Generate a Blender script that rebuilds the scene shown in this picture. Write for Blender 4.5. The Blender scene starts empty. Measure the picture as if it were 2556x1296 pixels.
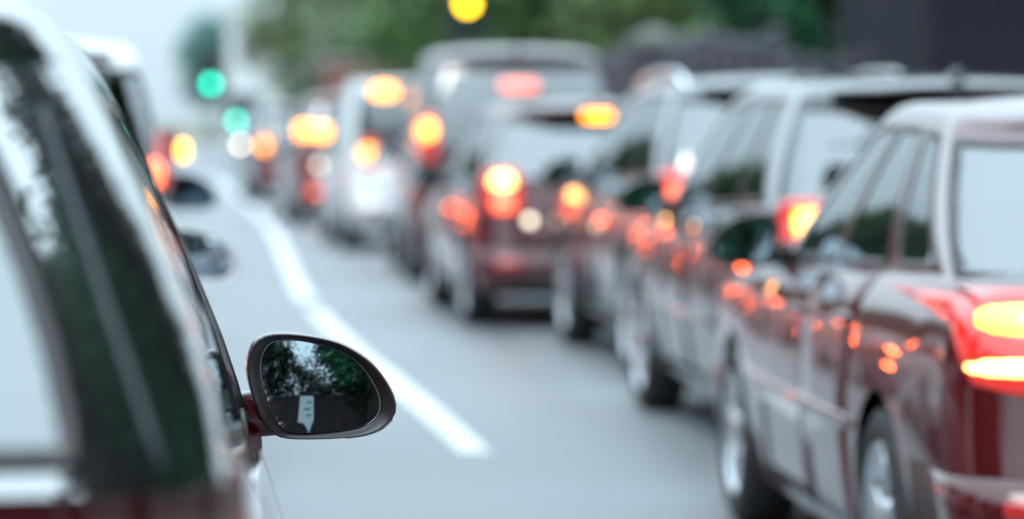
import bpy, bmesh, math, random
from mathutils import Vector, Matrix
from mathutils.bvhtree import BVHTree

R = math.radians
rnd = random.Random(7)
S = bpy.context.scene
COL = S.collection

# ------------------------------------------------------------------ camera, sky, sun, exposure
F_PX, W_PX = 8500.0, 2556.0
CAM_H = 1.40
cam_d = bpy.data.cameras.new('camera')
cam = bpy.data.objects.new('camera', cam_d)
COL.objects.link(cam)
cam.location = (0, 0, CAM_H)
cam.rotation_euler = (R(90) - math.atan(348 / F_PX), 0, -math.atan(678 / F_PX))
cam_d.sensor_width = 36.0
cam_d.lens = 36.0 * F_PX / W_PX
cam_d.clip_start = 0.1
cam_d.clip_end = 3000
cam_d.dof.use_dof = True
cam_d.dof.focus_distance = 5.42
cam_d.dof.aperture_fstop = 2.5
S.camera = cam

SUN_EL, SUN_AZ = R(48), R(205)          # azimuth clockwise from +Y
world = bpy.data.worlds.new('World')
S.world = world
world.use_nodes = True
wn, wl = world.node_tree.nodes, world.node_tree.links
wn.clear()
sky = wn.new('ShaderNodeTexSky')
sky.sky_type = 'NISHITA'
sky.sun_disc = False
sky.sun_elevation = SUN_EL
sky.sun_rotation = SUN_AZ
sky.air_density = 1.0
sky.dust_density = 6.0
sky.ozone_density = 1.5
hs = wn.new('ShaderNodeHueSaturation')
hs.inputs['Saturation'].default_value = 0.55
veil = wn.new('ShaderNodeMix'); veil.data_type = 'RGBA'
veil.inputs[0].default_value = 0.9
wtc = wn.new('ShaderNodeTexCoord'); wsx = wn.new('ShaderNodeSeparateXYZ'); wmr = wn.new('ShaderNodeMapRange')
wmr.inputs[1].default_value, wmr.inputs[2].default_value = 0.0, 1.0
wmr.inputs[3].default_value, wmr.inputs[4].default_value = 1.0, 4.7      # overcast sky: zenith over three times the horizon
cloud = wn.new('ShaderNodeVectorMath'); cloud.operation = 'SCALE'
cloud.inputs[0].default_value = (6.0, 7.7, 8.7)
wl.new(wtc.outputs['Generated'], wsx.inputs[0]); wl.new(wsx.outputs[2], wmr.inputs[0]); wl.new(wmr.outputs[0], cloud.inputs['Scale'])
wl.new(cloud.outputs[0], veil.inputs[7])
bg = wn.new('ShaderNodeBackground')
bg.inputs['Strength'].default_value = 0.10
wo = wn.new('ShaderNodeOutputWorld')
wl.new(sky.outputs[0], hs.inputs['Color'])
wl.new(hs.outputs[0], veil.inputs[6])
wl.new(veil.outputs[2], bg.inputs['Color'])
wl.new(bg.outputs[0], wo.inputs[0])

sd = bpy.data.lights.new('sun', 'SUN')
sd.energy = 1.0
sd.angle = R(20)
sd.color = (1.0, 0.97, 0.93)
sun = bpy.data.objects.new('sun', sd)
COL.objects.link(sun)
sun.rotation_euler = (R(90) - SUN_EL, 0, R(180) - SUN_AZ)

S.view_settings.view_transform = 'Standard'
S.view_settings.look = 'None'
S.view_settings.gamma = 1.0
S.view_settings.exposure = 0.22
S.render.engine = 'CYCLES'
S.cycles.use_denoising = True
S.cycles.max_bounces = 8
S.cycles.transparent_max_bounces = 16
S.cycles.sample_clamp_indirect = 25.0
S.cycles.caustics_reflective = False
S.cycles.caustics_refractive = False

# ------------------------------------------------------------------ materials
MATS = {}


def principled(name, col, rough=0.5, metal=0.0, coat=0.0, coat_rough=0.03, spec=0.5, emis=None, estr=0.0,
               noise=0.0, nscale=8.0, bump=0.0, bscale=60.0, rnoise=0.0, coat_ior=1.5):
    if name in MATS:
        return MATS[name]
    m = bpy.data.materials.new(name)
    m.use_nodes = True
    nt = m.node_tree
    b = nt.nodes['Principled BSDF']
    b.inputs['Base Color'].default_value = (*col, 1)
    b.inputs['Roughness'].default_value = rough
    b.inputs['Metallic'].default_value = metal
    b.inputs['Coat Weight'].default_value = coat
    b.inputs['Coat Roughness'].default_value = coat_rough
    b.inputs['Coat IOR'].default_value = coat_ior
    b.inputs['Specular IOR Level'].default_value = spec
    if emis:
        b.inputs['Emission Color'].default_value = (*emis, 1)
        b.inputs['Emission Strength'].default_value = estr
    if noise or bump or rnoise:
        tc = nt.nodes.new('ShaderNodeTexCoord')
        n = nt.nodes.new('ShaderNodeTexNoise')
        n.inputs['Scale'].default_value = nscale
        n.inputs['Detail'].default_value = 6
        nt.links.new(tc.outputs['Object'], n.inputs['Vector'])
        if noise:
            r = nt.nodes.new('ShaderNodeMapRange')
            r.inputs[1].default_value, r.inputs[2].default_value = 0.3, 0.7
            r.inputs[3].default_value, r.inputs[4].default_value = 1 - noise, 1 + noise
            nt.links.new(n.outputs['Fac'], r.inputs[0])
            mx = nt.nodes.new('ShaderNodeVectorMath'); mx.operation = 'SCALE'
            mx.inputs[0].default_value = col
            nt.links.new(r.outputs[0], mx.inputs['Scale'])
            nt.links.new(mx.outputs[0], b.inputs['Base Color'])
        if rnoise:
            r2 = nt.nodes.new('ShaderNodeMapRange')
            r2.inputs[1].default_value, r2.inputs[2].default_value = 0.35, 0.7
            r2.inputs[3].default_value, r2.inputs[4].default_value = max(0, coat_rough - rnoise * .3), coat_rough + rnoise
            nt.links.new(n.outputs['Fac'], r2.inputs[0])
            nt.links.new(r2.outputs[0], b.inputs['Coat Roughness'])
        if bump:
            n2 = nt.nodes.new('ShaderNodeTexNoise')
            n2.inputs['Scale'].default_value = bscale
            n2.inputs['Detail'].default_value = 8
            nt.links.new(tc.outputs['Object'], n2.inputs['Vector'])
            bp = nt.nodes.new('ShaderNodeBump')
            bp.inputs['Strength'].default_value = bump
            bp.inputs['Distance'].default_value = 0.01
            nt.links.new(n2.outputs['Fac'], bp.inputs['Height'])
            nt.links.new(bp.outputs[0], b.inputs['Normal'])
    MATS[name] = m
    return m


def glass(name, tint, ior=1.55, rough=0.0):
    if name in MATS:
        return MATS[name]
    m = bpy.data.materials.new(name)
    m.use_nodes = True
    nt = m.node_tree
    nt.nodes.clear()
    o = nt.nodes.new('ShaderNodeOutputMaterial')
    t = nt.nodes.new('ShaderNodeBsdfTransparent')
    t.inputs[0].default_value = (*tint, 1)
    g = nt.nodes.new('ShaderNodeBsdfGlossy')
    g.inputs['Color'].default_value = (0.95, 0.98, 1, 1)
    g.inputs['Roughness'].default_value = rough
    f = nt.nodes.new('ShaderNodeFresnel')
    f.inputs['IOR'].default_value = ior
    mx = nt.nodes.new('ShaderNodeMixShader')
    nt.links.new(f.outputs[0], mx.inputs[0])
    nt.links.new(t.outputs[0], mx.inputs[1])
    nt.links.new(g.outputs[0], mx.inputs[2])
    nt.links.new(mx.outputs[0], o.inputs[0])
    MATS[name] = m
    return m


def lamp_mat(name, col, strength, base=None):
    return principled(name, base or col, rough=0.15, coat=1.0, emis=col, estr=strength)


def paint(name, col, metal=0.0):
    return principled('paint_' + name, col, rough=0.32, metal=metal, coat=1.0, coat_rough=0.015, noise=0.05, nscale=2.5,
                      rnoise=0.025, coat_ior=1.55, spec=0.15)


M_GLASS = glass('car_glass', (0.66, 0.72, 0.74), ior=2.5)
M_TINT = glass('car_glass_tinted', (0.16, 0.19, 0.21), ior=2.5)
M_BLACK = principled('black_trim', (0.015, 0.010, 0.012), rough=0.38, noise=0.2, nscale=20)
M_RUBBER = principled('tyre_rubber', (0.022, 0.021, 0.022), rough=0.75, noise=0.3, nscale=12, bump=0.2)
M_RIM = principled('alloy_rim', (0.62, 0.64, 0.67), rough=0.28, metal=0.9, noise=0.08)
M_DARK = principled('interior_dark', (0.018, 0.017, 0.019), rough=0.8)
M_SEAT = principled('seat_fabric', (0.045, 0.045, 0.05), rough=0.85, noise=0.2, nscale=30)
M_CHROME = principled('chrome', (0.75, 0.77, 0.8), rough=0.12, metal=1.0)
M_MIRROR = principled('mirror_glass', (0.43, 0.51, 0.57), rough=0.0, metal=1.0)
M_PLATE = principled('number_plate_white', (0.72, 0.73, 0.72), rough=0.4)
M_REDLENS = lamp_mat('tail_lens', (1.0, 0.035, 0.02), 0.6, (0.35, 0.008, 0.008))
M_REDLENS_DIM = lamp_mat('tail_lens_dim', (1.0, 0.03, 0.02), 0.2, (0.3, 0.008, 0.008))
M_BRAKE = lamp_mat('brake_lamp', (1.0, 0.33, 0.03), 7.0)
M_BRAKE_HOT = lamp_mat('brake_lamp_hot', (1.0, 0.45, 0.10), 11.0)
M_BRAKE_RED = lamp_mat('brake_lamp_red', (1.0, 0.13, 0.04), 3.0)
M_INDIC = lamp_mat('indicator_lamp', (1.0, 0.40, 0.01), 6.0)
M_HEADL = lamp_mat('headlamp', (1.0, 0.85, 0.66), 12.0)
M_REVLAMP = lamp_mat('reverse_lamp', (1.0, 0.85, 0.6), 3.0)
M_HEADOFF = principled('headlamp_off', (0.5, 0.52, 0.55), rough=0.1, metal=0.6, coat=1)


# ------------------------------------------------------------------ object helpers
def link(name, me, mat=None, parent=None, smooth=True):
    o = bpy.data.objects.new(name, me)
    COL.objects.link(o)
    if mat is not None and not me.materials:
        me.materials.append(mat)
    if smooth:
        me.polygons.foreach_set('use_smooth', [True] * len(me.polygons))
    if parent is not None:
        o.parent = parent
    return o


def tag(o, label=None, cat=None, group=None, kind=None):
    if label: o['label'] = label
    if cat: o['category'] = cat
    if group: o['group'] = group
    if kind: o['kind'] = kind
    return o


def empty(name, loc, rz=0.0):
    o = bpy.data.objects.new(name, None)
    COL.objects.link(o)
    o.location = loc
    o.rotation_euler = (0, 0, rz)
    o.empty_display_size = 0.2
    return o


def bm_mesh(bm, name='m'):
    me = bpy.data.meshes.new(name)
    bm.normal_update()
    bm.to_mesh(me)
    bm.free()
    return me


def pymesh(vs, fs, name='m'):
    me = bpy.data.meshes.new(name)
    me.from_pydata(vs, [], fs)
    me.update()
    return me


def add_box(bm, c, s, bevel=0.0, seg=2, rot=None):
    b2 = bmesh.new()
    bmesh.ops.create_cube(b2, size=1.0)
    bmesh.ops.scale(b2, vec=s, verts=b2.verts)
    if bevel:
        bmesh.ops.bevel(b2, geom=b2.edges[:], offset=bevel, segments=seg, profile=0.5, affect='EDGES')
    if rot:
        bmesh.ops.transform(b2, matrix=rot, verts=b2.verts)
    bmesh.ops.translate(b2, vec=c, verts=b2.verts)
    me = bpy.data.meshes.new('t')
    b2.to_mesh(me); b2.free()
    bm.from_mesh(me)
    bpy.data.meshes.remove(me)


def box_mesh(c, s, bevel=0.0, seg=2, rot=None):
    bm = bmesh.new()
    add_box(bm, c, s, bevel, seg, rot)
    return bm_mesh(bm)


def add_tube(bm, pts, radii, n=10, cap=True):
    rings = []
    for i, p in enumerate(pts):
        p = Vector(p)
        d = (Vector(pts[min(i + 1, len(pts) - 1)]) - Vector(pts[max(i - 1, 0)])).normalized()
        a = Vector((0, 0, 1)) if abs(d.z) < 0.9 else Vector((1, 0, 0))
        u = d.cross(a).normalized(); v = d.cross(u)
        rings.append([bm.verts.new(p + (u * math.cos(t) + v * math.sin(t)) * radii[i])
                      for t in [2 * math.pi * k / n for k in range(n)]])
    for a, b in zip(rings, rings[1:]):
        for k in range(n):
            bm.faces.new((a[k], a[(k + 1) % n], b[(k + 1) % n], b[k]))
    if cap:
        bm.faces.new(rings[0][::-1]); bm.faces.new(rings[-1])


def fix_normals(bm):
    bmesh.ops.recalc_face_normals(bm, faces=bm.faces[:])


def interp(pts, t):
    if t <= pts[0][0]: return pts[0][1]
    for i in range(len(pts) - 1):
        a, b = pts[i], pts[i + 1]
        if t <= b[0]:
            u = (t - a[0]) / (b[0] - a[0])
            m0 = a if i == 0 else pts[i - 1]
            m1 = b if i + 2 >= len(pts) else pts[i + 2]
            h = b[0] - a[0]
            ta = (b[1] - m0[1]) / (b[0] - m0[0]) * h if b[0] != m0[0] else 0
            tb = (m1[1] - a[1]) / (m1[0] - a[0]) * h if m1[0] != a[0] else 0
            d = b[1] - a[1]
            if d == 0: ta = tb = 0
            else:
                ta = max(min(ta / d, 3), 0) * d; tb = max(min(tb / d, 3), 0) * d
            u2, u3 = u * u, u * u * u
            return a[1] * (2 * u3 - 3 * u2 + 1) + ta * (u3 - 2 * u2 + u) + b[1] * (3 * u2 - 2 * u3) + tb * (u3 - u2)
    return pts[-1][1]


def lerp(a, b, t):
    return a + (b - a) * t


# ------------------------------------------------------------------ car builder
FLEV = [0, .05, .13, .24, .38, .52, .66, .78, .87, .94, .98, 1.0]
GLEV = [0, .05, .18, .36, .54, .72, .86, .93, 1.0]
NX, NC = 6, 6


class Shell:
    def __init__(s, sp):
        s.sp = sp
        s.v, s.f = [], []           # f: (indices, tag)

    def loft(s, ptf, levels, M, tagf):
        base = len(s.v)
        N = 2 * M
        for k in range(len(levels)):
            for n in range(N):
                j, sg = (n, 1) if n <= M else (N - n, -1)
                x, y, z = ptf(levels[k], j)
                if j in (0, M): x = 0.0
                s.v.append((sg * x, y, z))
        ix = lambda k, n: base + k * N + n % N
        for k in range(len(levels) - 1):
            for n in range(N):
                j, side = (n, 'R') if n < M else (N - 1 - n, 'L')
                t = tagf(k, j, side)
                if t:
                    s.f.append(((ix(k, n), ix(k, n + 1), ix(k + 1, n + 1), ix(k + 1, n)), t))
        return ix

    def cap(s, ix, k, M, zf, tagf):
        N = 2 * M
        rows = {}
        for j in range(NX, M - NX + 1):
            row = []
            for c in range(2 * NX + 1):
                q = c - NX
                if j == NX:
                    row.append(ix(k, q if q >= 0 else N + q)); continue
                if j == M - NX:
                    row.append(ix(k, M - q)); continue
                if c == 0: row.append(ix(k, N - j)); continue
                if c == 2 * NX: row.append(ix(k, j)); continue
                r = s.v[ix(k, j)]
                fx = q / NX
                x = r[0] * fx
                s.v.append((x, r[1], r[2] + zf(r[1], fx)))
                row.append(len(s.v) - 1)
            rows[j] = row
        for j in range(NX, M - NX):
            a, b = rows[j], rows[j + 1]
            for c in range(2 * NX):
                ym = 0.5 * (s.v[a[c]][1] + s.v[b[c]][1])
                t = tagf(ym, c)
                if t: s.f.append(((a[c], a[c + 1], b[c + 1], b[c]), t))


def extract(sh, tg):
    fs = [f for f, t in sh.f if t == tg]
    if not fs: return None
    mp, vs, out = {}, [], []
    for f in fs:
        q = []
        for i in f:
            if i not in mp:
                mp[i] = len(vs); vs.append(sh.v[i])
            if mp[i] not in q: q.append(mp[i])
        if len(q) > 2: out.append(q)
    bm = bmesh.new()
    bv = [bm.verts.new(v) for v in vs]
    for q in out:
        try: bm.faces.new([bv[i] for i in q])
        except ValueError: pass
    bm.normal_update()
    return bm


def gap(bm, th):
    r = bmesh.ops.inset_region(bm, faces=bm.faces[:], thickness=th, depth=0, use_even_offset=True, use_boundary=True)
    bmesh.ops.delete(bm, geom=r['faces'], context='FACES')
    return bm


def edge_flange(bm, depth):
    """fold the open edge of a panel inwards so it has thickness"""
    ed = [e for e in bm.edges if e.is_boundary]
    nv = {v: v.normal.copy() for e in ed for v in e.verts}
    r = bmesh.ops.extrude_edge_only(bm, edges=ed)
    for g in r['geom']:
        if isinstance(g, bmesh.types.BMVert):
            best = min(nv, key=lambda q: (q.co - g.co).length_squared)
            g.co -= nv[best] * depth
    bm.normal_update()
    return bm


def patch(bvh, c, half, axis, off, rnd_=0.5, n=8, m=6, shear=0.0, taper=0.0, skirt=0.03):
    """curved lens / plate laid on the body: axis 'rear','front','left','right'"""
    D = {'rear': Vector((0, 1, 0)), 'front': Vector((0, -1, 0)), 'left': Vector((1, 0, 0)), 'right': Vector((-1, 0, 0))}[axis]
    bm = bmesh.new()
    grid = []
    last = None
    for b in range(m + 1):
        row = []
        for a in range(n + 1):
            u, v = 2 * a / n - 1, 2 * b / m - 1
            eu, ev = u * math.sqrt(1 - v * v / 2), v * math.sqrt(1 - u * u / 2)
            uu, vv = lerp(u, eu, rnd_), lerp(v, ev, rnd_)
            uu *= 1 + taper * vv
            vv += shear * uu
            p, z = c[0] + uu * half[0], c[1] + vv * half[1]
            if axis in ('rear', 'front'):
                o = Vector((p, -1.0 if axis == 'rear' else 9.0, z))
            else:
                o = Vector((-3.0 if axis == 'left' else 3.0, p, z))
            h = bvh.ray_cast(o, D)
            if h[0] is None:
                q = last.copy() if last else o + D
                q = Vector((p, q.y, z)) if axis in ('rear', 'front') else Vector((q.x, p, z))
                nn = -D
            else:
                q, nn = h[0], h[1]
                if nn.dot(D) > 0: nn = -nn
            last = q
            dome = (1 - u ** 4) * (1 - v ** 4)
            row.append((q + nn * (off * (0.4 + 0.6 * dome)), q - D * -skirt))
        grid.append(row)
    vt = [[bm.verts.new(p[0]) for p in r] for r in grid]
    for b in range(m):
        for a in range(n):
            bm.faces.new((vt[b][a], vt[b][a + 1], vt[b + 1][a + 1], vt[b + 1][a]))
    rim = [(0, a) for a in range(n + 1)] + [(b, n) for b in range(1, m + 1)] + \
          [(m, a) for a in range(n - 1, -1, -1)] + [(b, 0) for b in range(m - 1, 0, -1)]
    lo = [bm.verts.new(grid[b][a][1]) for b, a in rim]
    for i in range(len(rim)):
        k = (i + 1) % len(rim)
        A, B = vt[rim[i][0]][rim[i][1]], vt[rim[k][0]][rim[k][1]]
        bm.faces.new((A, B, lo[k], lo[i]))
    fix_normals(bm)
    return bm_mesh(bm)


def catmull_closed(pts, n):
    out, L = [], len(pts)
    per = n // L
    for i in range(L):
        p0, p1, p2, p3 = pts[i - 1], pts[i], pts[(i + 1) % L], pts[(i + 2) % L]
        for k in range(per):
            t = k / per
            out.append(tuple(0.5 * (2 * p1[q] + (p2[q] - p0[q]) * t + (2 * p0[q] - 5 * p1[q] + 4 * p2[q] - p3[q]) * t * t +
                                    (3 * p1[q] - p0[q] - 3 * p2[q] + p3[q]) * t ** 3) for q in (0, 1)))
    return out


def angular(poly, c, n):
    """resample a closed outline by angle about c"""
    res = []
    L = len(poly)
    for k in range(n):
        a = 2 * math.pi * k / n
        d = (math.cos(a), math.sin(a))
        best = None
        for i in range(L):
            p, q = poly[i], poly[(i + 1) % L]
            ex, ey = q[0] - p[0], q[1] - p[1]
            px, py = p[0] - c[0], p[1] - c[1]
            den = d[0] * ey - d[1] * ex
            if abs(den) < 1e-12: continue
            t = (px * ey - py * ex) / den
            u = (px * d[1] - py * d[0]) / den
            if t > 0 and -1e-6 <= u <= 1 + 1e-6 and (best is None or t > best): best = t
        res.append((c[0] + d[0] * best, c[1] + d[1] * best))
    return res


S_MIR = F_PX / 5.4


def mpx(px, py):
    return ((px - 605) / S_MIR, (1092 - py) / S_MIR)


MIR_OUT = catmull_closed([mpx(*p) for p in [(619, 930), (622, 880), (640, 846), (680, 829), (760, 832), (850, 853), (920, 895), (966, 948), (991, 1003),
                          (984, 1042), (945, 1075), (870, 1091), (720, 1092), (672, 1066), (640, 1010)]], 150)
MIR_GL = catmull_closed([mpx(*p) for p in [(655, 930), (659, 882), (685, 851), (755, 848), (850, 875), (905, 914), (943, 974), (950, 1018),
                         (931, 1049), (880, 1069), (745, 1077), (703, 1060), (674, 1005)]], 130)
MIR_C = mpx(800, 970)
MN = 64
MIR_OUT = angular(MIR_OUT, MIR_C, MN)
MIR_GL = angular(MIR_GL, MIR_C, MN)


def mirror_parts(sg=1, tilt=(0.0, 0.06), conv=1.25):
    """housing shell, black rim, glass, stalk and repeater of a wing mirror; attach point = origin, glass faces -y"""
    C = MIR_C

    def ringv(bm, poly, s, y):
        return [bm.verts.new((sg * (C[0] + (p[0] - C[0]) * s), y, C[1] + (p[1] - C[1]) * s)) for p in poly]

    def skin(bm, rs, close=True):
        for a, b in zip(rs, rs[1:]):
            for k in range(MN):
                bm.faces.new((a[k], a[(k + 1) % MN], b[(k + 1) % MN], b[k]))
        if close: bm.faces.new(rs[-1])
    out = []
    bm = bmesh.new()
    skin(bm, [ringv(bm, MIR_OUT, s, y) for s, y in
              ((.992, .012), (1.0, .016), (1.012, .03), (1.0, .05), (.95, .072), (.86, .09), (.7, .105), (.45, .116), (.2, .12))])
    fix_normals(bm); out.append(('housing', bm_mesh(bm)))
    bm = bmesh.new()
    rs = [ringv(bm, MIR_OUT, s, y) for s, y in ((.985, .02), (.998, .014), (1.0, .006), (.993, .001), (.98, -.001), (.955, .001))]
    rs.append(ringv(bm, MIR_GL, 1.035, .008)); rs.append(ringv(bm, MIR_GL, 1.02, .018)); rs.append(ringv(bm, MIR_GL, .98, .03))
    skin(bm, rs, False)
    fix_normals(bm); out.append(('rim', bm_mesh(bm)))
    bm = bmesh.new()
    rs = []
    for s in (1.0, .985, .97):
        pass
    fr = [ringv(bm, MIR_GL, s, y) for s, y in ((1.022, .016), (1.018, .0125), (1.006, .0118), (1.0, .0135))]
    skin(bm, fr, False)
    fix_normals(bm); out.append(('glass_bezel', bm_mesh(bm)))
    bm = bmesh.new()
    rs = []
    for s in (1.004, .9, .8, .7, .6, .5, .4, .3, .2, .1):
        ring = []
        for p in MIR_GL:
            dx, dz = (p[0] - C[0]) * s, (p[1] - C[1]) * s
            y = .0165 + (dx * dx + dz * dz) / (2 * conv) - .006 + tilt[0] * dx + tilt[1] * dz
            ring.append(bm.verts.new((sg * (C[0] + dx), y, C[1] + dz)))
        rs.append(ring)
    skin(bm, rs)
    fix_normals(bm)
    out.append(('mirror_glass', bm_mesh(bm)))
    # stalk
    bm = bmesh.new()
    pr = []
    for x, z0, z1, y0, y1 in ((-0.03, .002, .078, .0, .10), (.0, .0, .073, .01, .10), (.018, -.002, .074, .015, .095),
                              (.045, .0, .085, .02, .09), (.09, .003, .1, .03, .08)):
        n = 12
        pr.append([bm.verts.new((sg * x, (y0 + y1) / 2 + (y1 - y0) / 2 * math.copysign(abs(math.cos(t)) ** .6, math.cos(t)),
                                 (z0 + z1) / 2 + (z1 - z0) / 2 * math.copysign(abs(math.sin(t)) ** .6, math.sin(t))))
                   for t in [2 * math.pi * k / n for k in range(n)]])
    for a, b in zip(pr, pr[1:]):
        for k in range(12): bm.faces.new((a[k], a[(k + 1) % 12], b[(k + 1) % 12], b[k]))
    bm.faces.new(pr[0]); bm.faces.new(pr[-1])
    fix_normals(bm); out.append(('stalk', bm_mesh(bm)))
    # grey repeater strip round the lower outer corner
    bm = bmesh.new()
    ks = [k % MN for k in range(MN - 11, MN - 3)]
    a = []
    for s, y in ((.972, -.0015), (1.012, .004), (1.018, .03)):
        a.append([bm.verts.new((sg * (C[0] + (MIR_OUT[k][0] - C[0]) * s), y, C[1] + (MIR_OUT[k][1] - C[1]) * s)) for k in ks])
    for p, q in zip(a, a[1:]):
        for k in range(len(ks) - 1): bm.faces.new((p[k], p[k + 1], q[k + 1], q[k]))
    fix_normals(bm); out.append(('repeater_strip', bm_mesh(bm)))
    return out


M_BEZEL = principled('mirror_bezel', (0.42, 0.43, 0.46), rough=0.3, metal=0.6)
M_RIMBLK = principled('mirror_rim', (0.03, 0.022, 0.025), rough=0.35, coat=0.15, coat_rough=0.2, noise=0.15, nscale=60)
M_REPEAT = principled('mirror_repeater', (0.35, 0.33, 0.36), rough=0.2, coat=1.0)

WHEEL_CACHE = {}


def wheel_meshes(r):
    if r in WHEEL_CACHE: return WHEEL_CACHE[r]
    w = 0.105
    ri = r * 0.68

    def lathe(bm, prof, n=36):
        rs = [[bm.verts.new((x, rr * math.cos(t), rr * math.sin(t))) for t in [2 * math.pi * k / n for k in range(n)]] for x, rr in prof]
        for a, b in zip(rs, rs[1:]):
            for k in range(n): bm.faces.new((a[k], a[(k + 1) % n], b[(k + 1) % n], b[k]))
        return rs
    bm = bmesh.new()
    lathe(bm, [(-w * .85, ri), (-w, ri + .02), (-w, r - .04), (-w * .88, r - .012), (-w * .6, r), (w * .6, r), (w * .88, r - .012), (w, r - .04), (w, ri + .02), (w * .85, ri)])
    fix_normals(bm); ty = bm_mesh(bm)
    bm = bmesh.new()
    lathe(bm, [(w * .87, ri + .004), (w * .96, ri), (w * .9, ri - .012), (w * .4, ri - .03), (-w * .8, ri - .03)])
    for k in range(5):                                   # five twin spokes
        for d in (-.16, .16):
            a = 2 * math.pi * k / 5 + d
            m = Matrix.Rotation(a, 4, 'X')
            b2 = bmesh.new()
            bmesh.ops.create_cube(b2, size=1.0)
            bmesh.ops.scale(b2, vec=(.022, .03, ri - .07), verts=b2.verts)
            bmesh.ops.bevel(b2, geom=b2.edges[:], offset=.006, segments=1, affect='EDGES')
            bmesh.ops.translate(b2, vec=(w * .72, 0, (ri - .07) / 2 + .045), verts=b2.verts)
            bmesh.ops.transform(b2, matrix=m, verts=b2.verts)
            me = bpy.data.meshes.new('t'); b2.to_mesh(me); b2.free(); bm.from_mesh(me); bpy.data.meshes.remove(me)
    rs = lathe(bm, [(w * .55, .075), (w * .8, .07), (w * .86, .05), (w * .9, .03)], 20)
    bm.faces.new(rs[-1])
    fix_normals(bm); rim = bm_mesh(bm)
    bm = bmesh.new()
    rs = lathe(bm, [(w * .2, ri - .032), (w * .2, .16), (w * .22, .03)], 28)
    bm.faces.new(rs[-1])
    fix_normals(bm); dk = bm_mesh(bm)
    WHEEL_CACHE[r] = (ty, rim, dk)
    return WHEEL_CACHE[r]


def seat_mesh():
    if 'seat' in WHEEL_CACHE: return WHEEL_CACHE['seat']
    bm = bmesh.new()
    add_box(bm, (0, .22, .38), (.5, .52, .16), .06, 3)
    add_box(bm, (0, -.1, .68), (.5, .14, .62), .06, 3, Matrix.Rotation(R(12), 4, 'X'))
    add_box(bm, (0, -.2, 1.07), (.26, .09, .18), .04, 3)
    add_tube(bm, [(-.06, -.19, .9), (-.06, -.2, 1.05)], [.008] * 2, 6)
    add_tube(bm, [(.06, -.19, .9), (.06, -.2, 1.05)], [.008] * 2, 6)
    WHEEL_CACHE['seat'] = bm_mesh(bm)
    return WHEEL_CACHE['seat']


def spec(**k):
    d = dict(L=4.2, W=1.78, wb=2.6, ro=.80, r=.315, sill=.20, zbr=.26, zbf=.22, kind='hatch',
             belt=[(0, .93), (.5, .95), (1.5, .93), (2.7, .90), (3.3, .84), (4.2, .72)],
             roof=[(.3, 1.44), (.9, 1.49), (1.7, 1.50), (2.4, 1.43)],
             g0=(.16, 3.02), g1=(.46, 2.22), wt=.60, bulge=.05,
             wins=[(.10, .30), (.33, .60), (.64, .95)], doors=[(.30, .62), (.62, .97)],
             tail=dict(c=(.70, .86), h=(.13, .13), shear=.0, rnd=.4), chmsl_z=1.40)
    d.update(k)
    return d


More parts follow.
